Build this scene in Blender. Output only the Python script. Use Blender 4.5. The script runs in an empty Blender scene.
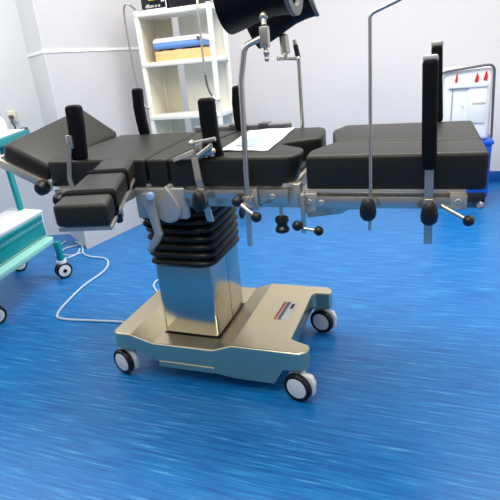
import bpy, bmesh, math, random
from mathutils import Vector, Matrix
random.seed(5)
scene = bpy.context.scene
C = scene.collection
PI = math.pi
R = math.radians

# ------------------------------------------------------------------ materials
def srgb(r, g, b):
    f = lambda c: (c / 255 / 12.92) if c <= 10 else ((c / 255 + 0.055) / 1.055) ** 2.4
    return (f(r), f(g), f(b), 1)

def mat(name, col, rough=0.5, metal=0.0, bump=0.0, bscale=200, spec=0.5, var=0.0, vscale=6, stretch=None, coat=0.0, alpha=1.0, trans=0.0):
    m = bpy.data.materials.new(name); m.use_nodes = True
    nt = m.node_tree; b = nt.nodes['Principled BSDF']
    b.inputs['Base Color'].default_value = col
    b.inputs['Roughness'].default_value = rough
    b.inputs['Metallic'].default_value = metal
    b.inputs['Specular IOR Level'].default_value = spec
    b.inputs['Coat Weight'].default_value = coat
    b.inputs['Alpha'].default_value = alpha
    b.inputs['Transmission Weight'].default_value = trans
    tc = nt.nodes.new('ShaderNodeTexCoord')
    src = tc.outputs['Object']
    if stretch:
        mp = nt.nodes.new('ShaderNodeMapping'); mp.inputs['Scale'].default_value = stretch
        nt.links.new(src, mp.inputs['Vector']); src = mp.outputs['Vector']
    if var > 0:
        n = nt.nodes.new('ShaderNodeTexNoise'); n.inputs['Scale'].default_value = vscale; n.inputs['Detail'].default_value = 5
        nt.links.new(src, n.inputs['Vector'])
        mr = nt.nodes.new('ShaderNodeMapRange')
        mr.inputs['From Min'].default_value = .3; mr.inputs['From Max'].default_value = .7
        mr.inputs['To Min'].default_value = 1 - var; mr.inputs['To Max'].default_value = 1 + var
        nt.links.new(n.outputs['Fac'], mr.inputs['Value'])
        mx = nt.nodes.new('ShaderNodeVectorMath'); mx.operation = 'SCALE'
        mx.inputs[0].default_value = col[:3]
        nt.links.new(mr.outputs['Result'], mx.inputs['Scale'])
        nt.links.new(mx.outputs['Vector'], b.inputs['Base Color'])
    if bump > 0:
        n2 = nt.nodes.new('ShaderNodeTexNoise'); n2.inputs['Scale'].default_value = bscale; n2.inputs['Detail'].default_value = 3
        nt.links.new(src, n2.inputs['Vector'])
        bp = nt.nodes.new('ShaderNodeBump'); bp.inputs['Strength'].default_value = bump; bp.inputs['Distance'].default_value = .004
        nt.links.new(n2.outputs['Fac'], bp.inputs['Height'])
        nt.links.new(bp.outputs['Normal'], b.inputs['Normal'])
    return m

M = {}
M['leather'] = mat('black_leather', srgb(32, 31, 28), .44, bump=.04, bscale=260, spec=.33, var=.1, vscale=9)
M['foam'] = mat('black_foam', srgb(8, 9, 12), .55, bump=.04, bscale=200, spec=.15)
M['leather'].node_tree.nodes['Principled BSDF'].inputs['Specular Tint'].default_value = (1, .96, .86, 1)
M['strap'] = mat('black_strap', srgb(5, 5, 6), .7, spec=.06)
M['dark'] = mat('dark_gap', srgb(14, 14, 16), .7)
M['rubber'] = mat('black_rubber', srgb(10, 10, 11), .4, spec=.35)
M['knob'] = mat('black_knob_plastic', srgb(16, 16, 18), .35)
M['steel'] = mat('brushed_steel', srgb(208, 201, 187), .33, .75, var=.04, vscale=30, stretch=(1, 12, 12))
M['steel_v'] = mat('brushed_steel_column', srgb(188, 184, 172), .2, 1, var=.05, vscale=24, stretch=(14, 14, .4))
M['steel_top'] = mat('brushed_steel_base', srgb(222, 210, 178), .28, 1, var=.04, vscale=24, stretch=(1, 14, 6))
M['rod'] = mat('polished_rod', srgb(204, 198, 186), .24, .88)
M['castgrey'] = mat('grey_cast_metal', srgb(182, 178, 170), .4, .5)
M['white_plastic'] = mat('white_plastic', srgb(232, 232, 228), .4)
M['hub'] = mat('wheel_hub_white', srgb(222, 222, 220), .45)
M['label_white'] = mat('label_white', srgb(238, 236, 230), .4)
M['label_red'] = mat('label_red', srgb(200, 60, 50), .4)
M['label_grey'] = mat('label_grey', srgb(110, 110, 112), .4)
M['label_black'] = mat('label_black', srgb(22, 22, 24), .4)
M['vinyl_grey'] = mat('grey_vinyl', srgb(105, 106, 106), .5, bump=.05, bscale=200)
M['cream'] = mat('cream_paint', srgb(238, 235, 222), .45, var=.03)
M['cream_in'] = mat('cream_inner_panel', srgb(222, 214, 190), .5, var=.04)
M['cardboard'] = mat('tan_cardboard', srgb(226, 190, 128), .7, var=.05, vscale=14)
M['dev_white'] = mat('device_white', srgb(242, 240, 240), .35)
M['dev_blue'] = mat('device_blue', srgb(98, 142, 205), .4)
M['monitor'] = mat('monitor_black', srgb(18, 20, 28), .3)
M['yellow'] = mat('yellow_mark', srgb(228, 190, 40), .5)
M['teal'] = mat('teal_paint', srgb(0, 140, 145), .35, var=.05)
M['mint'] = mat('mint_bumper', srgb(150, 214, 200), .45, var=.05)
M['trolley_white'] = mat('trolley_white', srgb(240, 242, 242), .35)
M['bottle'] = mat('bottle_cream', srgb(236, 232, 210), .4)
M['cordm'] = mat('pale_cord', srgb(190, 208, 222), .5)
M['outlet'] = mat('ivory_outlet', srgb(232, 226, 200), .4)
M['blue_bin'] = mat('blue_plastic', srgb(8, 82, 196), .4, var=.04)
M['frame_grey'] = mat('grey_tube', srgb(96, 92, 98), .4, .4)
M['red'] = mat('red_print', srgb(214, 30, 38), .5)
M['maroon'] = mat('maroon_print', srgb(150, 50, 70), .5)
M['paper_blue'] = mat('printed_blue', srgb(160, 184, 220), .4)
M['skirting'] = mat('blue_skirting', srgb(8, 84, 160), .4)

def wrap_material():
    m = mat('clear_wrap', srgb(240, 240, 236), .22, bump=.5, bscale=18, var=.06, vscale=9)
    return m
M['wrap'] = wrap_material()
M['paper'] = mat('white_sheet', srgb(236, 240, 244), .3, bump=.25, bscale=20, var=.03)

def wall_mat(name, a, b):
    m = bpy.data.materials.new(name); m.use_nodes = True
    nt = m.node_tree; bs = nt.nodes['Principled BSDF']; bs.inputs['Roughness'].default_value = .45
    tc = nt.nodes.new('ShaderNodeTexCoord')
    n = nt.nodes.new('ShaderNodeTexNoise'); n.inputs['Scale'].default_value = 1.3; n.inputs['Detail'].default_value = 3
    nt.links.new(tc.outputs['Object'], n.inputs['Vector'])
    cr = nt.nodes.new('ShaderNodeValToRGB')
    cr.color_ramp.elements[0].position = .35; cr.color_ramp.elements[0].color = a
    cr.color_ramp.elements[1].position = .65; cr.color_ramp.elements[1].color = b
    nt.links.new(n.outputs['Fac'], cr.inputs['Fac']); nt.links.new(cr.outputs['Color'], bs.inputs['Base Color'])
    return m
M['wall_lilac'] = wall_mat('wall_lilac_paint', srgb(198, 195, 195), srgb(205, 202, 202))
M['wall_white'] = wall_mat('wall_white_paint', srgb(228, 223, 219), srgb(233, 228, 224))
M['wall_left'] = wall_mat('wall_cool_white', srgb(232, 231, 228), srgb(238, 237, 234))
M['wall_shade'] = wall_mat('wall_return_shade', srgb(214, 213, 211), srgb(220, 219, 217))  # shaded tone of the return face, set as colour
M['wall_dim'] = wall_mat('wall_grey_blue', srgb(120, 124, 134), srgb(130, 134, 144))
M['seam'] = mat('seam_white', srgb(246, 246, 246), .5)

def floor_mat():
    m = bpy.data.materials.new('blue_vinyl_floor'); m.use_nodes = True
    nt = m.node_tree; b = nt.nodes['Principled BSDF']
    b.inputs['Specular IOR Level'].default_value = .5
    tc = nt.nodes.new('ShaderNodeTexCoord')
    def noise(sx, sy, sc, det, dist=0):
        mp = nt.nodes.new('ShaderNodeMapping'); mp.inputs['Rotation'].default_value = (0, 0, R(2)); mp.inputs['Scale'].default_value = (sx, sy, 1)
        n = nt.nodes.new('ShaderNodeTexNoise'); n.inputs['Scale'].default_value = sc; n.inputs['Detail'].default_value = det; n.inputs['Roughness'].default_value = .6
        n.inputs['Distortion'].default_value = dist
        nt.links.new(tc.outputs['Object'], mp.inputs['Vector']); nt.links.new(mp.outputs['Vector'], n.inputs['Vector'])
        return n
    n1 = noise(3, 60, 1.6, 6)
    cr = nt.nodes.new('ShaderNodeValToRGB'); e = cr.color_ramp.elements
    e[0].position = .3; e[0].color = srgb(4, 84, 150)
    e[1].position = .74; e[1].color = srgb(92, 166, 206)
    k = cr.color_ramp.elements.new(.46); k.color = srgb(6, 102, 172)
    k = cr.color_ramp.elements.new(.58); k.color = srgb(18, 118, 184)
    nt.links.new(n1.outputs['Fac'], cr.inputs['Fac'])
    n2 = noise(2.2, 40, 2.6, 4)
    cr2 = nt.nodes.new('ShaderNodeValToRGB'); e = cr2.color_ramp.elements
    e[0].position = .60; e[0].color = (0, 0, 0, 1); e[1].position = .74; e[1].color = (1, 1, 1, 1)
    nt.links.new(n2.outputs['Fac'], cr2.inputs['Fac'])
    mx = nt.nodes.new('ShaderNodeMixRGB'); mx.inputs['Color2'].default_value = srgb(112, 176, 212)
    sc = nt.nodes.new('ShaderNodeMath'); sc.operation = 'MULTIPLY'; sc.inputs[1].default_value = .45
    nt.links.new(cr2.outputs['Color'], sc.inputs[0]); nt.links.new(sc.outputs[0], mx.inputs['Fac'])
    nt.links.new(cr.outputs['Color'], mx.inputs['Color1']); nt.links.new(mx.outputs['Color'], b.inputs['Base Color'])
    b.inputs['Roughness'].default_value = .36
    return m
M['floor'] = floor_mat()

# ------------------------------------------------------------------ mesh builder
class MB:
    def __init__(s): s.bm = bmesh.new()
    def _merge(s, t):
        me = bpy.data.meshes.new('t'); t.to_mesh(me); t.free(); s.bm.from_mesh(me); bpy.data.meshes.remove(me)
    def poly(s, pts, lo, hi, axis='z', bev=0, seg=3, mtx=None):
        """prism: pts are 2D; axis z -> (x,y), y -> (x,z), x -> (y,z)"""
        t = bmesh.new()
        def P(a, b, c): return {'z': (a, b, c), 'y': (a, c, b), 'x': (c, a, b)}[axis]
        lo_v = [t.verts.new(P(a, b, lo)) for a, b in pts]; hi_v = [t.verts.new(P(a, b, hi)) for a, b in pts]
        t.faces.new(lo_v); t.faces.new(hi_v); n = len(pts)
        for i in range(n): t.faces.new((lo_v[i], lo_v[(i + 1) % n], hi_v[(i + 1) % n], hi_v[i]))
        s._fin(t, bev, seg, mtx); return s
    def _fin(s, t, bev, seg, mtx):
        bmesh.ops.recalc_face_normals(t, faces=t.faces)
        if bev > 0:
            es = [e for e in t.edges if len(e.link_faces) == 2 and e.calc_face_angle(0) > R(25)]
            bmesh.ops.bevel(t, geom=es, offset=bev, segments=seg, profile=.5, affect='EDGES', clamp_overlap=True)
        if mtx is not None: bmesh.ops.transform(t, matrix=mtx, verts=t.verts)
        s._merge(t)
    def box(s, x0, x1, y0, y1, z0, z1, bev=0, seg=2, mtx=None):
        return s.poly([(x0, y0), (x1, y0), (x1, y1), (x0, y1)], z0, z1, 'z', bev, seg, mtx)
    def hexa(s, c, bev=0, seg=3):
        """8 corners: bottom loop 4, top loop 4"""
        t = bmesh.new(); v = [t.verts.new(p) for p in c]
        for f in ((0, 1, 2, 3), (4, 5, 6, 7), (0, 1, 5, 4), (1, 2, 6, 5), (2, 3, 7, 6), (3, 0, 4, 7)): t.faces.new([v[i] for i in f])
        s._fin(t, bev, seg, None); return s
    def tube(s, pts, r, n=12, cap=True):
        pts = [Vector(p) for p in pts]; t = bmesh.new(); rings = []
        rr = r if isinstance(r, (list, tuple)) else [r] * len(pts)
        prev = None
        for i, p in enumerate(pts):
            d = (pts[min(i + 1, len(pts) - 1)] - pts[max(i - 1, 0)]).normalized()
            if prev is None:
                a = d.orthogonal().normalized()
            else:
                a = (prev - d * prev.dot(d)); a = a.normalized() if a.length > 1e-6 else d.orthogonal().normalized()
            prev = a; b = d.cross(a)
            rings.append([t.verts.new(p + (a * math.cos(2 * PI * k / n) + b * math.sin(2 * PI * k / n)) * rr[i]) for k in range(n)])
        for i in range(len(rings) - 1):
            for k in range(n): t.faces.new((rings[i][k], rings[i][(k + 1) % n], rings[i + 1][(k + 1) % n], rings[i + 1][k]))
        if cap: t.faces.new(rings[0]); t.faces.new(rings[-1])
        bmesh.ops.recalc_face_normals(t, faces=t.faces); s._merge(t); return s
    def lathe(s, prof, origin, axis=(0, 0, 1), n=24):
        """prof: list of (radius, height along axis)"""
        ax = Vector(axis).normalized(); a = ax.orthogonal().normalized(); b = ax.cross(a); o = Vector(origin)
        t = bmesh.new(); rings = []
        for r, h in prof:
            if r < 1e-6: rings.append([t.verts.new(o + ax * h)])
            else: rings.append([t.verts.new(o + ax * h + (a * math.cos(2 * PI * k / n) + b * math.sin(2 * PI * k / n)) * r) for k in range(n)])
        for i in range(len(rings) - 1):
            A, B = rings[i], rings[i + 1]
            for k in range(n):
                if len(A) == 1 and len(B) == 1: continue
                if len(A) == 1: t.faces.new((A[0], B[k], B[(k + 1) % n]))
                elif len(B) == 1: t.faces.new((A[k], A[(k + 1) % n], B[0]))
                else: t.faces.new((A[k], A[(k + 1) % n], B[(k + 1) % n], B[k]))
        if len(rings[0]) > 1: t.faces.new(rings[0])
        if len(rings[-1]) > 1: t.faces.new(rings[-1])
        bmesh.ops.recalc_face_normals(t, faces=t.faces); s._merge(t); return s
    def ball(s, c, r, sc=(1, 1, 1)):
        t = bmesh.new(); bmesh.ops.create_uvsphere(t, u_segments=16, v_segments=10, radius=r)
        bmesh.ops.scale(t, vec=sc, verts=t.verts); bmesh.ops.translate(t, vec=c, verts=t.verts); s._merge(t); return s
    def loft(s, rings, cap=True):
        t = bmesh.new(); V = [[t.verts.new(p) for p in r] for r in rings]; n = len(V[0])
        for i in range(len(V) - 1):
            for k in range(n): t.faces.new((V[i][k], V[i][(k + 1) % n], V[i + 1][(k + 1) % n], V[i + 1][k]))
        if cap: t.faces.new(V[0]); t.faces.new(V[-1])
        bmesh.ops.recalc_face_normals(t, faces=t.faces); s._merge(t); return s
    def build(s, name, m, parent=None, smooth=35):
        me = bpy.data.meshes.new(name)
        if parent is not None:
            bpy.context.view_layer.update()
            bmesh.ops.transform(s.bm, matrix=world(parent).inverted(), verts=s.bm.verts)
        s.bm.to_mesh(me); s.bm.free()
        me.materials.append(M[m] if isinstance(m, str) else m)
        if smooth:
            for p in me.polygons: p.use_smooth = True
            try: me.set_sharp_from_angle(angle=R(smooth))
            except Exception: pass
        o = bpy.data.objects.new(name, me); C.objects.link(o); o.parent = parent
        return o

def world(o):
    m = o.matrix_basis.copy()
    while o.parent: o = o.parent; m = o.matrix_basis @ m
    return m

def tag(o, label=None, cat=None, group=None, kind=None):
    if label: o['label'] = label
    if cat: o['category'] = cat
    if group: o['group'] = group
    if kind: o['kind'] = kind
    return o
def empty(name, loc, label, cat, group=None):
    o = bpy.data.objects.new(name, None); C.objects.link(o); o.location = loc; o.empty_display_size = .1
    return tag(o, label, cat, group)
def struct(name, mb, m): return tag(mb.build(name, m), kind='structure')
def copy_tree(o, parent=None):
    c = o.copy(); C.objects.link(c); c.parent = parent
    for ch in list(o.children): copy_tree(ch, c)
    return c
def bez(p0, p1, p2, n=8):
    p0, p1, p2 = Vector(p0), Vector(p1), Vector(p2)
    return [(1 - t) ** 2 * p0 + 2 * t * (1 - t) * p1 + t * t * p2 for t in [i / n for i in range(n + 1)]]
def fillet(pts, rad, n=6):
    pts = [Vector(p) for p in pts]; out = [pts[0]]
    for i in range(1, len(pts) - 1):
        a = (pts[i - 1] - pts[i]); b = (pts[i + 1] - pts[i]); q = min(rad, a.length * .45, b.length * .45)
        out += bez(pts[i] + a.normalized() * q, pts[i], pts[i] + b.normalized() * q, n)
    return out + [pts[-1]]
def smooth_path(pts, sub=6):
    pts = [Vector(p) for p in pts]; out = []
    for i in range(len(pts) - 1):
        p0 = pts[max(i - 1, 0)]; p1 = pts[i]; p2 = pts[i + 1]; p3 = pts[min(i + 2, len(pts) - 1)]
        for k in range(sub):
            t = k / sub
            out.append(.5 * ((2 * p1) + (p2 - p0) * t + (2 * p0 - 5 * p1 + 4 * p2 - p3) * t * t + (3 * p1 - p0 - 3 * p2 + p3) * t ** 3))
    return out + [pts[-1]]
def text_part(name, body, size, mtx, m, parent):
    cu = bpy.data.curves.new(name, 'FONT'); cu.body = body; cu.size = size; cu.align_x = 'CENTER'; cu.align_y = 'CENTER'; cu.extrude = .0006
    o = bpy.data.objects.new('tmp', cu); C.objects.link(o); bpy.context.view_layer.update()
    me = bpy.data.meshes.new_from_object(o.evaluated_get(bpy.context.evaluated_depsgraph_get()))
    C.objects.unlink(o); bpy.data.objects.remove(o)
    me.transform(world(parent).inverted() @ mtx); me.materials.clear(); me.materials.append(M[m])
    r = bpy.data.objects.new(name, me); C.objects.link(r); r.parent = parent; return r

# ------------------------------------------------------------------ room
A0 = Vector((-1.464, .975)); Adir = (Vector((-1.361, 1.574)) - A0).normalized()   # left projecting wall
A1 = A0 + Adir * 2.0
YB = 2.86
Rc = Vector((-1.835, 1.25)); Cend = Vector((-4.1, .5442))
WH = 2.7
fl = MB(); fl.box(-4.2, 3.6, -3.4, 3.2, -.05, 0)
struct('floor', fl, 'floor')
w = MB()
xA = A0.x + Adir.x / Adir.y * (YB - A0.y)
w.poly([(A0.x, A0.y), (xA, YB), (xA - .25, YB), (Rc.x + .1, Rc.y + .05), (Rc.x, Rc.y)], 0, WH)
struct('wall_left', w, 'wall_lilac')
nA = Vector((Adir.y, -Adir.x))
w = MB()                                  # thin skin on the projecting wall's return face, its shade put into the colour
rd = (Rc - A0).normalized(); rn = Vector((rd.y, -rd.x))
if rn.y > 0: rn = -rn
p = [A0 + rn * .0, A0 + rn * .004, Rc + rn * .004, Rc]
w.poly([(q.x, q.y) for q in p], 0, WH)
struct('wall_return', w, 'wall_shade')
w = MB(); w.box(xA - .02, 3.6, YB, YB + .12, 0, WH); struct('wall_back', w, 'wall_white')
w = MB(); w.box(xA, 3.6, YB - .012, YB, 0, .09, .004); struct('baseboard_back', w, 'skirting')
w = MB(); cd = (Cend - Rc).normalized(); cn = Vector((-cd.y, cd.x))
if cn.y < 0: cn = -cn
w.poly([(Rc.x, Rc.y), (Cend.x, Cend.y), (Cend.x + cn.x * .1, Cend.y + cn.y * .1), (Rc.x + cn.x * .1, Rc.y + cn.y * .1)], 0, WH)
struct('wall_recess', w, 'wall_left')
w = MB(); w.box(-4.2, 3.6, -3.4, -3.3, 0, WH); struct('wall_front_blocker', w, 'wall_dim')  # unseen wall added behind the camera, blocks light so front faces go darker
w = MB(); w.box(-4.2, -4.1, -3.3, .56, 0, WH); struct('wall_side', w, 'wall_left')
w = MB(); w.box(3.5, 3.6, -3.3, YB, 0, WH); struct('wall_right', w, 'wall_white')
# the white panel seam that runs round the left wall
w = MB()
zs0, zs1 = 1.285, 1.285
a, b2 = A0 + nA * .001, A0 + Adir * 1.3 + nA * .001
w.poly([(a.x, a.y), (a.x + nA.x * .004, a.y + nA.y * .004), (b2.x + nA.x * .004, b2.y + nA.y * .004), (b2.x, b2.y)], zs0 - .009, zs0 + .009)
a, b2 = A0 + rn * .004, Rc + rn * .007
w.poly([(a.x, a.y), (a.x + rn.x * .004, a.y + rn.y * .004), (b2.x + rn.x * .004, b2.y + rn.y * .004), (b2.x, b2.y)], zs0 - .009, zs0 + .009)
struct('trim_1', w, 'seam')

# ------------------------------------------------------------------ operating table
T = empty('operating_table', (0, 0, 0), 'mobile operating table with black padded sections and steel pedestal on four casters', 'operating table')

# base: plan with a fork at the right end, sunk deck round the column, flared feet
ZT = .19
def arc(cx, cy, r, a0, a1, n=6): return [(cx + r * math.cos(R(a0 + (a1 - a0) * i / n)), cy + r * math.sin(R(a0 + (a1 - a0) * i / n))) for i in range(n + 1)]
plan = arc(-.365, -.232, .028, 180, 270) + arc(.345, -.219, .038, 270, 400) + arc(.325, -.155, .02, 250, 180, 4) + arc(.325, .18, .02, 180, 110, 4) + arc(.345, .226, .038, -40, 90) + arc(-.365, .239, .028, 90, 180)
def topz(x):
    pts = [(-.5, ZT), (-.31, ZT), (-.215, ZT - .028), (.03, ZT - .028), (.108, ZT), (.5, ZT)]
    for (x0, z0), (x1, z1) in zip(pts, pts[1:]):
        if x0 <= x <= x1: return z0 + (z1 - z0) * (x - x0) / (x1 - x0)
    return ZT
def botz(x):
    pts = [(-.5, .118), (-.30, .118), (-.24, .09), (-.215, .085), (.03, .06), (.108, .05), (.26, .05), (.295, .114), (.5, .114)]
    for (x0, z0), (x1, z1) in zip(pts, pts[1:]):
        if x0 <= x <= x1: return z0 + (z1 - z0) * (x - x0) / (x1 - x0)
    return .06
t = bmesh.new()
f = t.faces.new([t.verts.new((x, y, ZT)) for x, y in plan])
for xc in (-.31, -.30, -.24, -.215, .03, .108, .26, .295):
    bmesh.ops.bisect_plane(t, geom=t.verts[:] + t.edges[:] + t.faces[:], plane_co=(xc, 0, 0), plane_no=(1, 0, 0))
ex = bmesh.ops.extrude_face_region(t, geom=t.faces[:])
low = [g for g in ex['geom'] if isinstance(g, bmesh.types.BMVert)]
lows = set(low)
for v in t.verts:
    if v in lows: v.co.z = botz(v.co.x)
    else: v.co.z = topz(v.co.x)
bmesh.ops.recalc_face_normals(t, faces=t.faces)
es = [e for e in t.edges if len(e.link_faces) == 2 and e.calc_face_angle(0) > R(60)]
bmesh.ops.bevel(t, geom=es, offset=.006, segments=3, profile=.5, affect='EDGES', clamp_overlap=True)
mb = MB(); mb._merge(t)
mb.box(-.20, .03, -.262, -.25, .062, .088, .003)          # lower lip along the front skirt
base = mb.build('base', 'steel_top', T, 12)
# decal on the right foot: white label, red and grey stripes, black mark
def flat(q, z, h=.0012): return MB().poly(q, z, z + h)
dec = flat([(.207, -.044), (.262, -.043), (.268, .095), (.213, .098)], ZT).build('sticker', 'label_white', base)
mb = MB(); mb.poly([(.203, -.044), (.213, -.044), (.219, .098), (.209, .098)], ZT + .0012, ZT + .002); o = mb.build('sticker_red_stripe', 'label_red', base)
mb = MB(); mb.poly([(.2175, -.044), (.231, -.044), (.237, .098), (.2235, .098)], ZT + .0012, ZT + .002); mb.build('sticker_grey_stripe', 'label_grey', base)
mb = MB(); mb.poly([(.244, .045), (.256, .045), (.258, .085), (.246, .085)], ZT + .0012, ZT + .002); mb.build('sticker_mark', 'label_black', base)

def caster(x, y, yaw, r=.053, top=.1):
    """single swivel wheel; the white fork stands on the far side of the wheel"""
    ca, sa = math.cos(yaw), math.sin(yaw)            # axle, pointing out of the visible hub
    ax = Vector((ca, sa, 0)); fw = Vector((-sa, ca, 0))
    c = Vector((x, y, r))
    mt = Matrix.Translation(Vector((x, y, 0))) @ Matrix(((fw.x, -ax.x, 0, 0), (fw.y, -ax.y, 0, 0), (0, 0, 1, 0), (0, 0, 0, 1)))
    k = MB()
    k.poly([(-.05, r + .02), (-.04, r + .045), (-.02, top), (.045, top), (.058, r + .02), (.054, r - .03), (.02, r - .035), (-.02, r)], .013, .036, 'y', .006, 2, mt)
    q = c - ax * .03; k.lathe([(.015, top - .01), (.015, top + .035)], (q.x, q.y, 0), (0, 0, 1), 12)
    o = k.build('caster', 'white_plastic', T)
    w_ = MB()
    w_.lathe([(r * .6, -.011), (r * .92, -.011), (r, -.005), (r, .006), (r * .93, .012), (r * .76, .012), (r * .74, .008), (r * .6, .008)], c, ax, 36)
    w_.build('wheel', 'rubber', o)
    h = MB(); h.lathe([(r * .74, .0), (r * .74, .009), (r * .70, .0125), (r * .25, .016), (0, .016)], c, ax, 36); h.build('hub', 'hub', o)
    return o
caster(-.372, -.248, R(-108)); caster(.345, -.258, R(-106)); caster(.338, .205, R(-106)); caster(-.33, .18, R(-108))

# column and bellows
mb = MB(); mb.box(-.202, .026, -.177, .105, .16, .47, .014, 3); col_o = mb.build('column', 'steel_v', T)
mb = MB(); mb.box(-.205, .029, -.18, .108, .158, .1645, .002); mb.build('column_seal', 'rubber', T)
mb = MB()
mb.box(.0258, .0268, -.03, -.0285, .17, .455); mb.build('column_seam', 'label_grey', T)
def rr(x0, x1, y0, y1, ch, z):
    c = ch
    return [Vector(q) for q in ((x0 + c, y0, z), (x1 - c, y0, z), (x1 - .3 * c, y0 + .3 * c, z), (x1, y0 + c, z), (x1, y1 - c, z), (x1 - .3 * c, y1 - .3 * c, z), (x1 - c, y1, z), (x0 + c, y1, z), (x0 + .3 * c, y1 - .3 * c, z), (x0, y1 - c, z), (x0, y0 + c, z), (x0 + .3 * c, y0 + .3 * c, z))]
rings = []; nf = 7; z0, z1 = .452, .672
for i in range(nf):
    za = z0 + (z1 - z0) * i / nf; h = (z1 - z0) / nf
    for q, e in ((0, -.004), (.2, .004), (.35, .008), (.5, .009), (.65, .008), (.8, .004), (.999, -.004)):
        rings.append(rr(-.212 - e, .036 + e, -.187 - e, .115 + e, .045, za + q * h))
mb = MB(); mb.loft(rings); mb.build('bellows', 'rubber', T, 50)

# head of the pedestal and seat frame
mb = MB(); mb.box(-.17, .02, -.17, .14, .665, .735, .008); mb.build('pedestal_head', 'castgrey', T)
ZP = .86
mb = MB()
mb.box(-.19, .362, -.232, .31, .698, .772, .006)
mb.poly([(.345, -.236), (.382, -.236), (.386, -.215), (.37, -.19), (.345, -.19)], .70, .775, 'z', .004)
sf = mb.build('seat_frame', 'steel', T)
mb = MB(); mb.box(-.23, .362, -.247, -.228, .768, .778, .002); mb.build('seat_frame_rim', 'steel', T)
mb = MB()
mb.box(.008, .215, -.268, -.258, .737, .764, .002); mb.box(.262, .352, -.268, -.258, .722, .765, .003)
for x in (.025, .13, .28, .335): mb.box(x - .012, x + .012, -.262, -.228, .742, .758)
mb.build('side_rail', 'rod', T)
mb = MB(); mb.box(-.19, .36, .312, .322, .737, .764, .002)
for x in (-.17, .08, .335): mb.box(x - .012, x + .012, .305, .315, .742, .758)
mb.build('side_rail', 'rod', T)
def bolt(x, z, y=-.268, r=.0085):
    return MB().lathe([(r, 0), (r, .003), (r * .8, .005), (r * .5, .005), (r * .45, .002), (0, .002)], (x, y, z), (0, -1, 0), 16).build('bolt', 'steel', T)
bolt(.305, .744)
mb = MB(); mb.box(.225, .258, -.272, -.232, .70, .768, .003); mb.build('rail_stop', 'steel', T)
# lower side plate with the teardrop cover
mb = MB(); mb.box(-.185, .004, -.252, -.222, .658, .766, .008, 3); mb.build('side_plate', 'castgrey', T)
td = [(-.056, .778), (-.034, .75)] + [(-.06 + .05 * math.cos(R(a)), .698 + .05 * math.sin(R(a))) for a in range(10, -200, -20)] + [(-.075, .745)]
mb = MB(); mb.poly(td, -.268, -.24, 'y', .008, 3); mb.build('teardrop_cover', 'castgrey', T)
# grey crank lever with blue button
mb = MB()
lp = smooth_path([(-.118, -.285, .748), (-.112, -.285, .70), (-.10, -.285, .64), (-.097, -.285, .612), (-.115, -.285, .588), (-.143, -.285, .562)], 5)
mb.poly([(-.136, .758), (-.10, .758), (-.094, .74), (-.088, .64), (-.082, .612), (-.10, .585), (-.135, .548), (-.15, .56), (-.118, .602), (-.108, .62), (-.122, .69), (-.14, .735)], -.292, -.268, 'y', .006, 2)
mb.build('crank_lever', 'castgrey', T)
mb = MB(); mb.lathe([(.014, 0), (.014, .01), (.009, .014), (0, .014)], (-.096, -.292, .75), (.3, -1, 0), 14); mb.build('release_button', 'paper_blue', T)
# small black bellows bulbs left of the column head
mb = MB()
for zz in (.668, .64, .612): mb.ball((-.205, -.165, zz), .02, (1, 1, .75))
mb.tube([(-.205, -.165, .68), (-.205, -.165, .6)], .011, 8); mb.build('hose_boot', 'rubber', T)

# pads -----------------------------------------------------
def pad(name, poly, z0=.768, z1=ZP, bev=.03, m='leather', parent=T):
    """cushion: plan corners slightly eased, wide rolled top edge, tight lower edge"""
    t = bmesh.new()
    lo = [t.verts.new((x, y, z0)) for x, y in poly]; hi = [t.verts.new((x, y, z1)) for x, y in poly]; n = len(poly)
    t.faces.new(lo); t.faces.new(hi)
    for i in range(n): t.faces.new((lo[i], lo[(i + 1) % n], hi[(i + 1) % n], hi[i]))
    bmesh.ops.recalc_face_normals(t, faces=t.faces)
    es = [e for e in t.edges if abs(e.verts[0].co.z - e.verts[1].co.z) > .01]
    bmesh.ops.bevel(t, geom=es, offset=.014, segments=3, profile=.5, affect='EDGES', clamp_overlap=True)
    es = [e for e in t.edges if e.verts[0].co.z > z1 - 1e-5 and e.verts[1].co.z > z1 - 1e-5 and e.calc_face_angle(0) > .5]
    bmesh.ops.bevel(t, geom=es, offset=bev, segments=6, profile=.5, affect='EDGES', clamp_overlap=True)
    es = [e for e in t.edges if e.verts[0].co.z < z0 + 1e-5 and e.verts[1].co.z < z0 + 1e-5 and e.calc_face_angle(0) > .5]
    bmesh.ops.bevel(t, geom=es, offset=.006, segments=2, profile=.5, affect='EDGES', clamp_overlap=True)
    k = MB(); k._merge(t)
    return k.build(name, m, parent, 60)
pad('back_pad', [(-.522, -.25), (-.128, -.25), (-.20, .335), (-.595, .335)], bev=.02)
pad('bridge_pad', [(-.122, -.25), (-.05, -.25), (-.005, .335), (-.194, .335)], bev=.016)
pad('seat_pad', [(-.044, -.25), (.352, -.25), (.378, -.20), (.372, -.115), (.272, -.03), (.272, .005), (.385, .08), (.362, .30), (.34, .335), (.0, .335)], bev=.03)
for v in C.objects['seat_pad'].data.vertices:                  # the near lobe is undercut at its end
    if v.co.x > .30 and v.co.y < -.08: v.co.x -= .26 * max(0, ZP - .02 - v.co.z) * min(1, (v.co.x - .30) / .05)
pad('leg_pad', [(.405, -.25), (.885, -.25), (.885, -.045), (.45, -.02), (.398, -.17)], .760, bev=.036)
pad('leg_pad', [(.45, -.013), (.885, -.038), (.885, .345), (.428, .355), (.40, .23)], .760, bev=.03)
# dark liners under the pads
mb = MB(); mb.box(-.48, .35, -.243, .325, .7735, .785, .003); mb.build('pad_board', 'dark', T)
mb = MB(); mb.box(.408, .878, -.238, .335, .757, .768, .003); mb.build('pad_board', 'dark', T)
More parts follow.
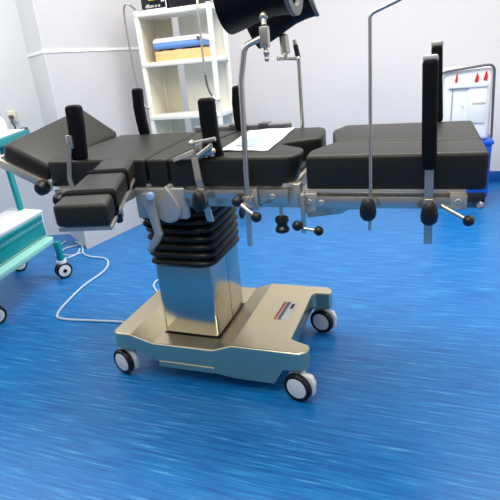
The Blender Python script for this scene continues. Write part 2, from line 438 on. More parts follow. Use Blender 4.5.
# tilted head section
N0, F0 = Vector((-.505, -.25, .843)), Vector((-.605, .335, .872))
N1, F1 = Vector((-.69, -.25, .927)), Vector((-.785, .335, .995))
nrm = (N1 - N0).cross(F0 - N0).normalized()
if nrm.z < 0: nrm = -nrm
d = nrm * -.066
MB().hexa([N0 + d, N1 + d, F1 + d, F0 + d, N0, N1, F1, F0], .018, 4).build('head_pad', 'leather', T, 60)
e = (N1 - N0).normalized(); yv = Vector((0, 1, 0))
mb = MB()
q0 = N0 + d * .9 + e * -.02; q1 = N1 + d * .9 + e * .012
def bar(a, b, up, h, wy0, wy1):
    return [a + yv * wy0 - up * h, b + yv * wy0 - up * h, b + yv * wy1 - up * h, a + yv * wy1 - up * h, a + yv * wy0, b + yv * wy0, b + yv * wy1, a + yv * wy1]
mb.hexa(bar(q0, q1, nrm, .03, -.012, .006), .003, 2)
q0b = F0 + d + e * -.02; q1b = F1 + d + e * .012
mb.hexa(bar(q0b, q1b, nrm, .03, -.006, .012), .003, 2)
mb.hexa([q1 - nrm * .03 - yv * .0, q1 - nrm * .03 + e * .012, q1b - nrm * .03 + e * .012, q1b - nrm * .03, q1 - nrm * .004, q1 - nrm * .004 + e * .012, q1b - nrm * .004 + e * .012, q1b - nrm * .004], .002, 1)
mb.build('head_frame', 'steel', T)
# rail of the back section, black end knobs
mb = MB(); mb.box(-.50, -.18, -.266, -.25, .735, .762, .002); mb.box(-.49, -.19, -.25, -.225, .745, .772, .002); mb.build('back_rail', 'steel', T)
def round_knob(x, y, z, r=.026, name='hinge_knob'):
    mb = MB(); mb.lathe([(.008, .03), (.010, .0), (r * .9, -.004), (r, -.012), (r * .95, -.03), (r * .6, -.04), (0, -.042)], (x, y, z), (0, 1, 0), 16)
    return mb.build(name, 'knob', T)
round_knob(-.53, -.268, .775, .027); round_knob(-.435, -.30, .742, .024)

# leg section frame, rail, handles
mb = MB(); mb.poly([(.397, .757), (.83, .757), (.83, .722), (.52, .695), (.505, .684), (.40, .668)], -.236, -.222, 'y', .002)
mb.poly([(.397, .757), (.83, .757), (.83, .722), (.52, .695), (.505, .684), (.40, .668)], .315, .328, 'y', .002)
mb.box(.42, .82, -.222, .315, .735, .757)
mb.build('leg_frame', 'steel', T)
mb = MB(); mb.box(.397, .835, -.252, -.235, .752, .762, .002); mb.build('leg_frame_rim', 'steel', T)
mb = MB(); mb.box(.435, .80, -.268, -.258, .712, .744, .002)
for x in (.45, .6, .78): mb.box(x - .012, x + .012, -.262, -.23, .718, .738)
mb.build('side_rail', 'rod', T)
mb = MB(); mb.box(.795, .838, -.268, -.235, .712, .752, .003); mb.build('rail_end_block', 'steel', T)
mb = MB(); mb.poly([(.402, .752), (.437, .752), (.437, .70), (.402, .69)], -.262, -.236, 'y', .003); mb.build('hinge_plate', 'castgrey', T)
bolt(.414, .727, -.262); bolt(.452, .727); bolt(.816, .733)
mb = MB(); mb.box(.372, .398, -.236, -.10, .70, .745, .004); mb.build('leg_hinge', 'castgrey', T)
# hinge release: vertical pin with black ball, horizontal pin with black ball
def stick(name, a, b, r=.005, ballr=.0145):
    p = MB(); p.tube([a, b], r, 10); o = p.build(name, 'rod', T)
    q = MB(); q.ball(b, ballr); q.build('ball_knob', 'knob', o); return o
mb = MB(); mb.box(.392, .406, -.285, -.272, .635, .755, .003); mb.tube([(.399, -.275, .745), (.399, -.24, .745)], .007); mb.build('latch_pin', 'rod', T)
o = stick('latch_handle', (.40, -.285, .652), (.446, -.292, .648)); mb = MB(); mb.ball((.381, -.285, .66), .016); mb.tube([(.381, -.285, .66), (.40, -.285, .655)], .006); mb.build('ball_knob', 'knob', o)
stick('lock_handle', (.775, -.27, .722), (.843, -.295, .690), .006, .015)
# hanging black adjusting knob under the seat end
mb = MB(); mb.tube([(.318, -.23, .70), (.318, -.23, .668)], .006, 10); hk = mb.build('adjusting_screw', 'rod', T)
mb = MB(); mb.lathe([(.012, .012), (.02, .008), (.022, -.006), (.017, -.012), (.016, -.02), (.022, -.028), (.022, -.038), (.012, -.044), (0, -.044)], (.318, -.23, .66), (0, 0, 1), 10); mb.build('star_knob', 'knob', hk)

# ------------------------------------------------------------------ accessories
def clamp_knob(x, y, z, parent, s=1.0, name='knob'):
    """teardrop black clamp knob pointing up"""
    prof = []
    rings = []
    for k, (w_, h) in enumerate(((.004, .034), (.013, .027), (.02, .012), (.023, -.006), (.021, -.022), (.013, -.031), (.003, -.034))):
        rings.append([Vector((x + w_ * s * math.cos(2 * PI * i / 14), y - .016 * s + w_ * s * .75 * math.sin(2 * PI * i / 14), z + h * s)) for i in range(14)])
    m_ = MB(); m_.loft(rings); return m_.build(name, 'knob', parent, 70)

def side_support(name, loc, label, pts_c, half, thick, rail_y, post, knob_xz, face=1, group=None, curve=0.0, m='foam', cap=False):
    """padded plate: centre-line points (x,y,z) top->bottom; half width along x; thickness along y"""
    o = empty(name, loc, label, 'side support', group)
    rings = []
    n = len(pts_c)
    for i, (x, y, z) in enumerate(pts_c):
        hw, ht = half, thick / 2
        ring = []
        for k in range(20):
            a = 2 * PI * k / 20; c_, s_ = math.cos(a), math.sin(a)
            ring.append(Vector((x + hw * math.copysign(abs(c_) ** .45, c_), y + ht * math.copysign(abs(s_) ** .45, s_), z)))
        rings.append(ring)
    # rounded ends
    def shrink(r, f, dz):
        c = sum(r, Vector()) / len(r); return [c + (p - c) * f + Vector((0, 0, dz)) for p in r]
    top, bot = rings[0], rings[-1]
    rings = [shrink(top, .55, .012), shrink(top, .82, .0095), shrink(top, .95, .005)] + rings + [shrink(bot, .95, -.005), shrink(bot, .8, -.009)]
    m_ = MB(); m_.loft(rings); m_.build('pad', m, o, 60)
    if post:
        m_ = MB()
        for a, b in zip(post, post[1:]):
            a, b = Vector(a), Vector(b); wv = Vector((.011, 0, 0)); tv = Vector((0, .003, 0))
            m_.hexa([a - wv - tv, a + wv - tv, a + wv + tv, a - wv + tv, b - wv - tv, b + wv - tv, b + wv + tv, b - wv + tv])
        m_.build('post', 'rod', o)
    if knob_xz:
        x, z = knob_xz; m_ = MB(); sgn = -1 if rail_y < 0 else 1
        m_.box(x - .016, x + .016, min(rail_y, rail_y - sgn * -.024), max(rail_y, rail_y - sgn * -.024), z - .012, z + .034, .003)
        m_.build('clamp', 'rod', o)
        if sgn < 0: clamp_knob(x - (.0 if True else 0), rail_y - .022, z, o)
        else: clamp_knob(x, rail_y + .05, z, o)
    return o

# front right: tall flat black support on a strap post at the leg section
o = side_support('side_support', (.745, -.285, .62), 'tall black side support on steel post at the near leg rail', [(.731, -.285, 1.082), (.734, -.285, .99), (.737, -.285, .90), (.740, -.285, .835)], .0185, .034, -.268, [(.740, -.285, .84), (.746, -.285, .618)], (.746, .712))
mb = MB(); mb.box(.713, .749, -.297, -.270, 1.085, 1.103, .006, 2); mb.build('grey_end_cap', 'castgrey', o)
o = side_support('side_support', (.76, .345, .75), 'black side support at the far leg rail, partly hidden by the near one', [(.752, .345, 1.11), (.757, .345, 1.0), (.762, .345, .93), (.766, .345, .87)], .019, .034, .328, [(.767, .35, .88), (.768, .35, .70)], (.768, .72))
mb = MB(); mb.box(.732, .772, .332, .358, 1.113, 1.135, .006, 2); mb.build('grey_end_cap', 'castgrey', o)
# centre front: black paddle with ball joint clamp
o = side_support('side_support', (.08, -.275, .68), 'black side support with steel joint clamp on the near rail beside the column', [(.101, -.215, 1.022), (.101, -.215, .96), (.104, -.215, .91), (.111, -.215, .862)], .0262, .03, -.268, [(.062, -.262, .862), (.075, -.28, .80), (.099, -.28, .665)], (.078, .738))
mb = MB()
JX = .022
mb.tube([(.03 + JX, -.25, .905), (.112 + JX, -.255, .918)], .0065, 10); mb.ball((.03 + JX, -.25, .905), .011)
mb.box(.044 + JX, .068 + JX, -.262, -.235, .862, .905, .004); mb.box(.066 + JX, .098 + JX, -.258, -.232, .868, .885, .004)
mb.tube([(.055 + JX, -.268, .87), (.098 + JX, -.262, .898)], .0075, 10); mb.tube([(.09 + JX, -.25, .905), (.094 + JX, -.25, .865)], .007, 10); mb.ball((.097 + JX, -.252, .88), .011)
mb.build('joint_clamp', 'rod', o)
mb = MB(); mb.hexa([(-.012, -.270, .852), (.06, -.266, .872), (.06, -.256, .872), (-.012, -.256, .852), (-.012, -.264, .864), (.06, -.262, .890), (.06, -.250, .890), (-.012, -.250, .864)], .002, 1); mb.build('clamp_handle', 'rod', o)
o = side_support('side_support', (.01, .35, .75), 'narrow black side support on the far rail behind the paper sheet', [(-.005, .345, 1.025), (-.011, .345, .97), (-.009, .345, .90), (-.003, .345, .86)], .023, .034, .322, [(-.003, .352, .88), (-.003, .352, .70)], (-.003, .74))
# left pair
o = side_support('side_support', (-.40, -.262, .74), 'curved black side support on angled steel bracket by the near end of the head section', [(-.377, -.225, 1.028), (-.381, -.225, .97), (-.388, -.225, .92), (-.394, -.225, .868)], .0285, .032, -.268, None, None)
mb = MB()
for a, b in zip([(-.405, -.246, .93), (-.43, -.255, .80), (-.418, -.262, .75)], [(-.43, -.255, .80), (-.418, -.262, .75)]):
    a, b = Vector(a), Vector(b); wv = Vector((.009, 0, 0)); tv = Vector((0, .003, 0))
    mb.hexa([a - wv - tv, a + wv - tv, a + wv + tv, a - wv + tv, b - wv - tv, b + wv - tv, b + wv + tv, b - wv + tv])
mb.box(-.417, -.393, -.25, -.238, .90, .945, .003)
mb.build('bracket', 'rod', o)
o = side_support('side_support', (-.45, .35, .75), 'curved black side support standing on the far side of the back section', [(-.477, .345, 1.045), (-.482, .345, .98), (-.480, .345, .92), (-.474, .345, .865)], .0235, .032, .322, [(-.474, .352, .88), (-.47, .352, .72)], None)

# arm board swung out toward the viewer
AB = empty('arm_board', (-.2, -.27, .76), 'black padded arm board with two straps swung out from the near rail', 'arm board')
near_l, near_r, far_r, far_l = Vector((-.038, -.79, 0)), Vector((.089, -.765, 0)), Vector((-.155, -.262, 0)), Vector((-.262, -.285, 0))
zt, zb = .868, .815
MB().poly([(p.x, p.y) for p in (near_l, near_r, far_r, far_l)], zb, zt, 'z', .011, 4).build('pad', 'leather', AB, 60)
def lerp(a, b, t_): return a + (b - a) * t_
for t0 in (.145, .585):
    a, b, c, d_ = lerp(near_l, far_l, t0), lerp(near_r, far_r, t0), lerp(near_r, far_r, t0 + .085), lerp(near_l, far_l, t0 + .085)
    o_ = (b - a).normalized() * .004
    MB().poly([(p.x, p.y) for p in (a - o_, b + o_, c + o_, d_ - o_)], zb - .005, zt + .006, 'z', .013, 4).build('strap', 'strap', AB, 60)
b = lerp(near_r, far_r, .19)
mb = MB(); mb.tube([(b.x + .002, b.y, .818), (b.x - .006, b.y + .01, .792)], .009, 8); mb.build('strap_buckle', 'knob', AB)
s_ = [lerp(near_l, far_l, .02), lerp(near_r, far_r, .02), lerp(near_r, far_r, .9), lerp(near_l, far_l, .9)]
mb = MB(); mb.poly([(p.x, p.y) for p in s_], zb - .012, zb - .0005, 'z', .002, 1)
mb.build('board', 'steel', AB)
mid = lerp(lerp(near_l, near_r, .5), lerp(far_l, far_r, .5), .93)
mb = MB(); mb.tube([(mid.x, mid.y, zb - .01), (mid.x, mid.y, .735)], .012, 12); mb.box(mid.x - .02, mid.x + .02, mid.y - .015, -.268, .735, .768, .003); mb.build('clamp', 'steel', AB)
mb = MB(); mb.tube([(-.135, -.40, .80), (-.14, -.40, .715)], .0045, 8); mb.build('release_rod', 'rod', AB)

# far arm board lying along the far rail
FA = empty('arm_board', (.03, .40, .80), 'grey padded arm board folded along the far side of the table', 'arm board')
pl = arc(-.235, .425, .028, 90, 270) + arc(.165, .425, .028, -90, 90)
MB().poly(pl, .845, .872, 'z', .008, 3).build('pad', 'vinyl_grey', FA)
for x in (-.06, .075): MB().box(x - .022, x + .022, .394, .456, .842, .876, .004).build('strap', 'frame_grey', FA)
MB().box(-.22, .15, .40, .45, .836, .8449, .002).build('board', 'steel', FA)
MB().box(.0, .03, .322, .41, .735, .836, .003).build('clamp', 'steel', FA)

# anaesthesia screen rod on the leg section
SR = empty('screen_rod', (.59, -.28, .655), 'slim L-shaped steel screen rod clamped upright on the near leg rail', 'screen rod')
MB().tube(fillet([(.590, -.282, .652), (.592, -.282, .78), (.588, -.282, 1.206), (.660, -.275, 1.232)], .012), .0048, 12).build('rod', 'rod', SR)
MB().box(.575, .609, -.292, -.268, .716, .748, .003).build('clamp', 'rod', SR)
clamp_knob(.588, -.294, .722, SR)

# leg holders (gutter shaped knee crutches)
def gutter(A, B, prof, a0, a1, th=.016, n=16, m=12):
    A, B = Vector(A), Vector(B); ax = (B - A).normalized(); side = ax.cross(Vector((0, 0, 1))).normalized(); up = side.cross(ax)
    outer = []; inner = []
    rings = []
    for i in range(m + 1):
        t_ = i / m; c = A.lerp(B, t_); q_ = t_ * (len(prof) - 1); i_ = min(int(q_), len(prof) - 2); r = prof[i_] + (prof[i_ + 1] - prof[i_]) * (q_ - i_)
        ro = []
        for k in range(n + 1):
            a = R(a0 + (a1 - a0) * k / n); ro.append(c + side * r * math.cos(a) + up * r * math.sin(a))
        ri = []
        for k in range(n, -1, -1):
            a = R(a0 + (a1 - a0) * k / n); ri.append(c + side * (r - th) * math.cos(a) + up * (r - th) * math.sin(a))
        rings.append(ro + ri)
    return MB().loft(rings)
# near
LH = empty('leg_holder', (.23, -.28, .59), 'black gutter leg holder on the near bent steel pole', 'leg holder')
MB().tube(fillet([(.2255, -.283, .59), (.243, -.283, 1.08), (.261, -.283, 1.163), (.302, -.26, 1.180)], .016), .0082, 14).build('pole', 'rod', LH)
MB().box(.218, .25, -.298, -.268, .715, .75, .003).build('rail_clamp', 'rod', LH)
kn = MB().tube([(.205, -.30, .735), (.262, -.312, .695)], .0055, 10).build('clamp_handle', 'rod', LH)
MB().ball((.203, -.30, .736), .0165).build('ball_knob', 'knob', kn); MB().ball((.264, -.312, .693), .0165).build('ball_knob', 'knob', kn)
MB().box(.300, .323, -.27, -.247, 1.154, 1.208, .003).build('socket_block', 'rod', LH)
mb = MB(); mb.tube([(.311, -.258, 1.154), (.313, -.258, 1.13)], .006, 10); mb.ball((.313, -.258, 1.142), .009); mb.ball((.313, -.258, 1.126), .007); mb.build('locking_spindle', 'rod', LH)
mb = MB(); mb.tube([(.311, -.258, 1.21), (.309, -.25, 1.235)], .0075, 10); mb.ball((.309, -.25, 1.232), .012); mb.build('ball_joint', 'rod', LH)
def cup(o, A, B, prof, a0, a1):
    gutter(A, B, prof, a0, a1).build('cup', 'foam', o, 60)
    A, B = Vector(A), Vector(B); d_ = (B - A).normalized()
    gutter(B - d_ * .006, B + d_ * .006, [prof[-1] + .003] * 2, a0, a1, .024, m=1).build('end_lining', 'vinyl_grey', o, 60)
cup(LH, (.185, -.185, 1.285), (.378, -.20, 1.30), [.086, .080, .072, .066, .062, .064, .070], 176, 364)
# far
LF = empty('leg_holder', (.26, .34, .75), 'black gutter leg holder on the far straight steel pole', 'leg holder')
MB().tube(fillet([(.263, .335, .72), (.257, .335, 1.11), (.243, .335, 1.185)], .02), .0075, 14).build('pole', 'rod', LF)
MB().box(.248, .278, .322, .35, .725, .765, .003).build('rail_clamp', 'rod', LF)
MB().tube([(.247, .333, 1.168), (.256, .335, 1.118)], .0095, 12).build('dark_sleeve', 'knob', LF)
MB().lathe([(.014, 0), (.0175, .004), (.0175, .064), (.014, .068)], (.216, .30, 1.138), (-.06, 0, 1), 16).build('socket_block', 'rod', LF)
mb = MB(); mb.tube([(.186, .30, 1.124), (.256, .325, 1.118)], .006, 10); mb.ball((.188, .30, 1.124), .009); mb.ball((.256, .325, 1.118), .010); mb.tube([(.216, .30, 1.14), (.217, .30, 1.12)], .007); mb.build('locking_spindle', 'rod', LF)
mb = MB(); mb.tube([(.212, .30, 1.2), (.204, .30, 1.235)], .009, 10); mb.build('ball_joint', 'rod', LF)
cup(LF, (.095, .27, 1.238), (.315, .30, 1.325), [.080, .078, .074, .068, .064, .066, .074], 170, 370)

# paper sheet on the seat
def sheet(quad, z, nx=12, ny=10, amp=.004):
    t = bmesh.new(); g = []
    q = [Vector(p) for p in quad]
    for j in range(ny + 1):
        row = []
        for i in range(nx + 1):
            u, v = i / nx, j / ny
            p = (q[0] * (1 - u) + q[1] * u) * (1 - v) + (q[3] * (1 - u) + q[2] * u) * v
            row.append(t.verts.new((p.x, p.y, z + amp * (.5 + .5 * math.sin(9 * u + 4 * v) * math.cos(7 * v - 3 * u)))))
        g.append(row)
    for j in range(ny):
        for i in range(nx): t.faces.new((g[j][i], g[j][i + 1], g[j + 1][i + 1], g[j + 1][i]))
    m_ = MB(); m_._merge(t); return m_
PS = sheet([(.10, -.150, 0), (.268, -.162, 0), (.235, .315, 0), (.05, .29, 0)], ZP + .0015).build('paper_sheet', 'paper')
tag(PS, 'crumpled white and blue printed sheet lying on the black seat pad', 'sheet')
sheet([(.125, -.08, 0), (.19, -.09, 0), (.185, .06, 0), (.11, .07, 0)], ZP + .0035, 6, 6).build('blue_print', 'paper_blue', PS)

# ------------------------------------------------------------------ shelf cart at the back
SC = empty('shelf_cart', (-.86, 1.68, 0), 'cream open shelf cart with tube handles standing by the back corner', 'cart')
X0, X1, Y0, Y1 = -1.105, -.585, 1.5, 1.74
for (x, y) in ((X0, Y0), (X1, Y0), (X0, Y1), (X1, Y1)):
    MB().box(x - .014, x + .014, y - .014, y + .014, .09, 1.49, .004).build('post', 'cream', SC)
for z in (.30, .815, 1.165, 1.475):
    mb = MB(); mb.box(X0 - .012, X1 + .012, Y0 - .016, Y1 + .016, z - .022, z + .008, .004); mb.build('shelf', 'cream', SC)
MB().box(X0 - .004, X0 + .004, Y0 + .015, Y1 - .015, .33, 1.45).build('side_panel', 'cream_in', SC)
MB().box(X0 + .015, X0 + .13, Y1 - .004, Y1 + .003, .33, 1.45).build('back_panel', 'cream_in', SC)
MB().box(X0 + .18, X1 - .015, Y1 - .004, Y1 + .003, .33, 1.45).build('back_panel', 'cream', SC)
for s in (-1, 1):
    xx = X0 - .015 if s < 0 else X1 + .012
    y = Y0 - .03
    if s < 0: pts = [(X0, y + .03, 1.50), (X0 - .028, y, 1.535), (X0 - .062, y, 1.525), (X0 - .074, y, 1.43), (X0 - .062, y, 1.0), (X0 - .03, y, .90), (X0 + .0, y + .025, .875)]
    else: pts = [(X1 - .06, y + .02, 1.53), (X1 - .058, y - .01, 1.45), (X1 - .056, y - .01, 1.06), (X1 - .035, y - .01, .955), (X1 + .0, y - .005, .91), (X1 + .02, y + .02, .915)]
    h = MB().tube(smooth_path(pts, 6), .007, 10).build('handle', 'rod', SC)
MB().tube(smooth_path([(X1 - .0562, Y0 - .041, 1.065), (X1 - .05, Y0 - .041, 1.0), (X1 - .034, Y0 - .041, .952), (X1 - .02, Y0 - .04, .932)], 5), .0078, 10).build('handle_grip', 'frame_grey', SC)
for (x, y) in ((X0, Y0), (X1, Y0), (X0, Y1), (X1, Y1)):
    c = MB().box(x - .012, x + .012, y - .008, y + .008, .05, .1, .002).build('caster', 'castgrey', SC)
    MB().lathe([(.04, -.012), (.045, -.006), (.045, .006), (.04, .012)], (x, y, .045), (1, 0, 0), 20).build('wheel', 'rubber', c)

BX = empty('cardboard_box', (-.84, 1.66, 1.173), 'tan cardboard box under a blue and white device on the middle shelf', 'box')
MB().box(-1.025, -.665, 1.53, 1.72, 1.1735, 1.236, .002).build('carton', 'cardboard', BX)
DV = empty('tabletop_device', (-.84, 1.65, 1.236), 'white and blue tabletop device resting on the tan cardboard box', 'device')
mb = MB(); mb.poly([(1.53, 1.247), (1.71, 1.247), (1.71, 1.275), (1.525, 1.285), (1.522, 1.26)], -1.03, -.672, 'x', .006, 2); mb.build('lower_shell', 'dev_blue', DV)
mb = MB(); mb.poly([(1.523, 1.285), (1.71, 1.275), (1.71, 1.322), (1.56, 1.318), (1.53, 1.305)], -1.035, -.668, 'x', .012, 3); mb.build('upper_shell', 'dev_white', DV)
for x in (-.99, -.91, -.77, -.70): MB().lathe([(.012, 0), (.012, .012)], (x, 1.55, 1.2365), (0, 0, 1), 10).build('foot', 'rubber', DV)
MB().lathe([(.01, 0), (.01, .008), (0, .008)], (-.69, 1.524, 1.296), (0, -1, 0), 10).build('button', 'frame_grey', DV)

MN = empty('monitor_unit', (-.96, 1.6, 1.483), 'black instrument with white lettering on the cart top shelf, at left', 'instrument')
MB().box(-1.07, -.882, 1.52, 1.72, 1.4835, 1.62, .005).build('case', 'monitor', MN)
MB().box(-1.064, -.888, 1.5165, 1.5195, 1.487, 1.494).build('front_trim', 'label_white', MN)
MB().box(-.889, -.884, 1.5165, 1.5195, 1.49, 1.60).build('front_trim', 'label_white', MN)
rotf = Matrix.Rotation(R(90), 4, 'X')
text_part('lettering', 'dllon o u', .030, Matrix.Translation((-.985, 1.518, 1.512)) @ rotf, 'label_white', MN)
mb = MB()
for x in (-.915, -.902): mb.box(x - .004, x + .004, 1.5165, 1.5195, 1.53, 1.56)
mb.build('display_marks', 'label_white', MN)
MB().box(-1.01, -.955, 1.5165, 1.5195, 1.545, 1.575).build('yellow_label', 'yellow', MN)
M2 = empty('recorder_unit', (-.77, 1.6, 1.483), 'plain black instrument on the cart top shelf, right of the lettered one', 'instrument')
MB().box(-.872, -.655, 1.52, 1.72, 1.4835, 1.60, .005).build('case', 'monitor', M2)
MB().lathe([(.012, 0), (.010, .012), (0, .012)], (-.70, 1.52, 1.54), (0, -1, 0), 14).build('dial', 'knob', M2)

# ------------------------------------------------------------------ teal trolley at left
TR = empty('medical_trolley', (-1.33, .35, 0), 'teal and white medical trolley with drawers at the left edge', 'trolley')
TR.rotation_euler = (0, 0, math.atan2(.98, -.2) - PI / 2)     # local +y runs away along the long side
bpy.context.view_layer.update()
ML = world(TR)
def L(x, y, z): return ML @ Vector((x, y, z))
def lbox(x0, x1, y0, y1, z0, z1, bev=.003, seg=2):
    return MB().box(x0, x1, y0, y1, z0, z1, bev, seg, ML)
YR, YL = .195, -.75
MB().poly([(0, YL), (0, YR), (-.24, YR + .085), (-.24, YL)], .268, .408, 'z', .003, 2, ML).build('cabinet', 'trolley_white', TR)
MB().poly([(.006, YL), (.006, YR + .004), (-.246, YR + .093), (-.246, YL)], .408, .422, 'z', .004, 2, ML).build('worktop', 'trolley_white', TR)
for (a, b, z0, z1) in ((-.36, .178, .366, .401), (-.36, .178, .276, .360), (-.70, -.375, .366, .401), (-.70, -.375, .276, .360)):
    dr = lbox(.0, .007, a, b, z0, z1, .003).build('drawer', 'teal', TR)
    lbox(.007, .012, a + .02, b - .02, z1 - .012, z1 - .006, .002).build('handle', 'teal', dr)
MB().poly([(.055, YL - .02), (.06, YR - .05), (.045, YR - .02), (-.25, YR + .07), (-.25, YL - .02)], .228, .264, 'z', .008, 3, ML).build('bumper', 'mint', TR)
for (x, y) in ((.062, YR - .022), (-.02, -.375), (-.31, YR + .10), (-.235, -.375)):
    lg = lbox(x - .016, x + .016, y - .016, y + .016, .09, .23, .004).build('caster', 'teal' if x > 0 else 'white_plastic', TR)
    c0 = L(x, y, .048); ax = (ML.to_3x3() @ Vector((.75, -.66, 0))).normalized()
    k = MB()
    for s in (-1, 1):
        k.lathe([(.036, 0), (.044, .002), (.048, .006), (.048, .016), (.044, .02), (.036, .02)], c0 + ax * s * .003, ax * s, 28)
    k.build('wheel', 'rubber', lg)
    k = MB()
    for s in (-1, 1): k.lathe([(.036, .002), (.036, .021), (.014, .024), (0, .024)], c0 + ax * s * .003, ax * s, 24)
    k.lathe([(.03, .095 - .048), (.03, .06 - .048 + .05)], c0, (0, 0, 1), 16)
    k.build('hub', 'white_plastic', lg)
    k = MB(); k.lathe([(.012, .0242), (.012, .026), (0, .026)], c0 + ax * .003, ax, 14)
    k.build('hub_cap', 'rubber', lg)
# upright and upper tray
def lp(*p): return [L(*q) for q in p]
a, b = Vector((-.145, .222, .422)), Vector((-.195, .275, .80))
wv, tv = Vector((.012, 0, 0)), Vector((0, .016, 0))
MB().hexa(lp(a - wv - tv, a + wv - tv, a + wv + tv, a - wv + tv, b - wv - tv, b + wv - tv, b + wv + tv, b - wv + tv), .002, 1).build('upright', 'teal', TR)
a, b = Vector((-.20, -.30, .422)), Vector((-.205, -.25, .80))
MB().hexa(lp(a - wv - tv, a + wv - tv, a + wv + tv, a - wv + tv, b - wv - tv, b + wv - tv, b + wv + tv, b - wv + tv), .002, 1).build('upright', 'teal', TR)
TRY = [(-.06, -.30), (-.06, -.10), (-.215, .62), (-.52, .62), (-.52, -.30)]
TRT = [(-.075, -.29), (-.075, -.10), (-.222, .585), (-.51, .585), (-.51, -.29)]
MB().poly(TRY, .80, .842, 'z', .003, 2, ML).build('tray', 'teal', TR)
MB().poly(TRT, .842, .850, 'z', .003, 2, ML).build('tray_top', 'trolley_white', TR)
MB().poly([(-.226, .59), (-.219, .618), (-.26, .618), (-.26, .59)], .842, .856, 'z', .002, 1, ML).build('tray_corner', 'frame_grey', TR)

BT = empty('bottle', L(-.245, .38, .85), 'small cream bottle with dark cap on the trolley tray', 'bottle')
bp_ = L(-.245, .38, .8505)
MB().lathe([(0.030, 0), (.036, .006), (.036, .06), (.026, .085), (.014, .094), (.014, .104)], bp_, (0, 0, 1), 20).build('body', 'bottle', BT)
MB().lathe([(.015, .104), (.017, .106), (.017, .128), (.013, .131), (0, .131)], bp_, (0, 0, 1), 16).build('cap', 'knob', BT)

# wall socket with plug on the recess wall
tt = .0906
hp = Rc + (Cend - Rc) * tt; hn = -cn
OUT = empty('wall_socket', (hp.x, hp.y, .90), 'ivory wall socket with plugged in cable above the trolley', 'socket')
mw = Matrix.Translation((hp.x, hp.y, .90)) @ Matrix(((cd.x, hn.x, 0, 0), (cd.y, hn.y, 0, 0), (0, 0, 1, 0), (0, 0, 0, 1)))
MB().box(-.03, .03, 0, .012, -.04, .04, .005, 2, mw).build('plate', 'outlet', OUT)
MB().box(-.012, .012, .012, .04, -.012, .014, .004, 2, mw).build('plug', 'frame_grey', OUT)
MB().tube([mw @ q for q in smooth_path([Vector((0, .038, -.005)), Vector((-.012, .05, -.03)), Vector((-.02, .045, -.07)), Vector((-.01, .03, -.10))], 5)], .006, 8).build('cable', 'frame_grey', OUT)

# ------------------------------------------------------------------ blue cart with wrapped pack at right
BC = empty('blue_cart', (1.0, 2.2, 0), 'blue plastic wheeled cart at the back wall behind the leg section', 'cart')
MB().box(.845, 1.16, 2.08, 2.42, .075, .47, .012, 3).build('body', 'blue_bin', BC)
MB().box(.835, 1.17, 2.07, 2.43, .452, .48, .008, 2).build('rim', 'blue_bin', BC)
MB().box(.86, 1.145, 2.066, 2.08, .045, .115, .004, 2).build('shadow_strip', 'dark', BC)  # dark strip standing in for the shadow under the cart body
for (x, y) in ((.89, 2.1), (1.115, 2.1), (.89, 2.39), (1.115, 2.39)):
    c = MB().box(x - .014, x + .014, y - .014, y + .014, .03, .08, .003).build('caster', 'castgrey', BC)
    MB().lathe([(.024, -.012), (.028, -.008), (.028, .008), (.024, .012)], (x, y - .02, .028), (.8, .6, 0), 18).build('wheel', 'castgrey', c)
WP = empty('wrapped_pack', (.98, 2.2, .48), 'white plastic wrapped pack with red marks standing on the blue cart', 'wrapped pack')
mb = MB(); mb.box(.815, 1.135, 2.10, 2.30, .481, .965, .03, 4); mb.build('wrap', 'wrap', WP)
fr = fillet([(.80, 2.085, .62), (.802, 2.085, .945), (1.13, 2.085, .975), (1.15, 2.085, .50)], .05)
MB().tube(fr, .0085, 10).build('tube_frame', 'frame_grey', WP)
MB().box(.86, 1.10, 2.083, 2.099, .835, .862, .004).build('shelf_fold', 'label_white', WP)
MB().box(.885, .888, 2.094, 2.0995, .62, .835).build('fold_line', 'frame_grey', WP)
MB().box(.99, 1.10, 2.092, 2.0995, .60, .835, .002).build('pocket', 'label_white', WP)
for (x, z, s) in ((.905, .90, .7), (1.03, .895, 1), (1.083, .905, 1)):
    MB().poly([(x - .013 * s, z - .025), (x + .011 * s, z - .03), (x + .013 * s, z), (x + .002, z + .035), (x - .006 * s, z + .005)], 2.09, 2.0995, 'y', .002, 1).build('red_mark', 'red', WP)
text_part('lettering', 'DANGER', .019, Matrix.Translation((1.055, 2.0915, .728)) @ rotf, 'maroon', WP)
text_part('lettering', 'no', .016, Matrix.Translation((.955, 2.0915, .715)) @ rotf, 'maroon', WP)

# ------------------------------------------------------------------ cords
cz = .006
CD = MB().tube(smooth_path([(-.395, .11, .09), (-.45, .105, .03), (-.54, .10, cz), (-.628, .10, cz), (-.737, .09, cz), (-.95, .071, cz), (-1.016, .122, cz), (-1.06, .272, cz), (-1.091, .444, cz), (-1.093, .613, cz), (-1.13, .731, cz), (-1.214, .819, cz), (-1.345, .837, cz), (-1.43, .88, cz), (-1.49, .95, cz), (-1.56, 1.03, cz), (-1.66, 1.09, cz)], 6), .006, 8).build('power_cord', 'cordm')
tag(CD, 'long pale blue power cord curling over the floor from the table base', 'cord')
CD2 = MB().tube(smooth_path([(-1.52, .955, cz), (-1.475, .87, cz), (-1.50, .79, cz), (-1.58, .80, cz), (-1.66, .88, cz), (-1.72, .98, cz), (-1.74, 1.08, cz)], 6), .006, 8).build('power_cord', 'cordm')
tag(CD2, 'pale cord making the wider outer loop by the trolley and wall corner', 'cord')
CD3 = MB().tube(smooth_path([(-.39, .20, .10), (-.45, .24, .03), (-.52, .32, cz), (-.60, .42, cz), (-.67, .50, cz), (-.68, .57, cz), (-.62, .60, cz), (-.52, .58, cz)], 6), .005, 8).build('power_cord', 'cordm')
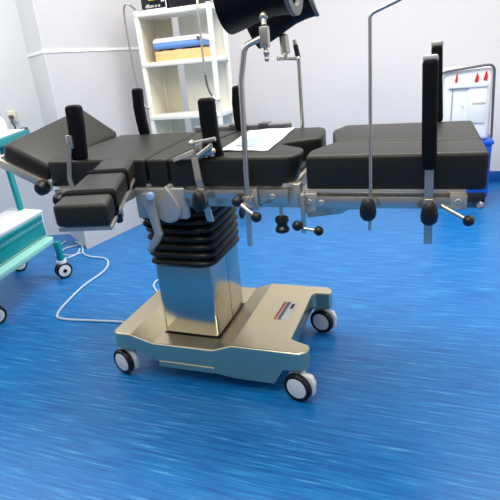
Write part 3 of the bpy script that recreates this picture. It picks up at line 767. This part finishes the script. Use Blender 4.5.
CD4 = MB().tube(smooth_path([(-1.45, .90, cz), (-1.50, .84, cz), (-1.60, .86, cz), (-1.64, .95, cz), (-1.58, 1.04, cz), (-1.66, 1.12, cz)], 6), .005, 8).build('power_cord', 'cordm')
tag(CD4, 'short thin cord tangled innermost in the loops at the wall corner', 'cord')
tag(CD3, 'thin pale cord looping on the floor behind the steel column', 'cord')

# ------------------------------------------------------------------ lights, world
wd = bpy.data.worlds.new('World'); scene.world = wd; wd.use_nodes = True
bg = wd.node_tree.nodes['Background']; bg.inputs['Color'].default_value = (1, .985, .96, 1); bg.inputs['Strength'].default_value = 1.0
def area(name, loc, sx, sy, e, col=(1, 1, 1), rot=(0, 0, 0)):
    l = bpy.data.lights.new(name, 'AREA'); l.shape = 'RECTANGLE'; l.size = sx; l.size_y = sy; l.energy = e; l.color = col
    o = bpy.data.objects.new(name, l); C.objects.link(o); o.location = loc; o.rotation_euler = rot; return o
area('ceiling_and_fill_light', (-.3, .7, 2.65), 1.6, .8, 45)
area('ceiling_and_fill_light', (1.3, .9, 2.65), 1.6, .8, 45)
area('ceiling_and_fill_light', (.3, -1.4, 2.65), 1.6, .8, 30)
area('ceiling_and_fill_light', (-2.2, .1, 2.65), 1.0, .8, 22)  # extra lamp added to brighten the recess wall at left

# ------------------------------------------------------------------ camera
cam = bpy.data.cameras.new('Camera'); co = bpy.data.objects.new('Camera', cam); C.objects.link(co)
F = 482.971
cam.sensor_fit = 'HORIZONTAL'; cam.sensor_width = 36; cam.lens = F / 500 * 36; cam.clip_start = .05
yw, pt, rl = R(20.907), R(21.285), R(-5.235)
fw = Vector((-math.sin(yw) * math.cos(pt), math.cos(yw) * math.cos(pt), -math.sin(pt)))
rt0 = Vector((math.cos(yw), math.sin(yw), 0)); up0 = rt0.cross(fw)
rt = rt0 * math.cos(rl) + up0 * math.sin(rl); up = -rt0 * math.sin(rl) + up0 * math.cos(rl)
m4 = Matrix.Identity(4)
for i in range(3):
    m4[i][0] = rt[i]; m4[i][1] = up[i]; m4[i][2] = -fw[i]
m4.translation = Vector((.728, -1.604, 1.125))
co.matrix_world = m4
scene.camera = co
scene.view_settings.view_transform = 'Standard'
scene.view_settings.look = 'None'
scene.view_settings.exposure = 0
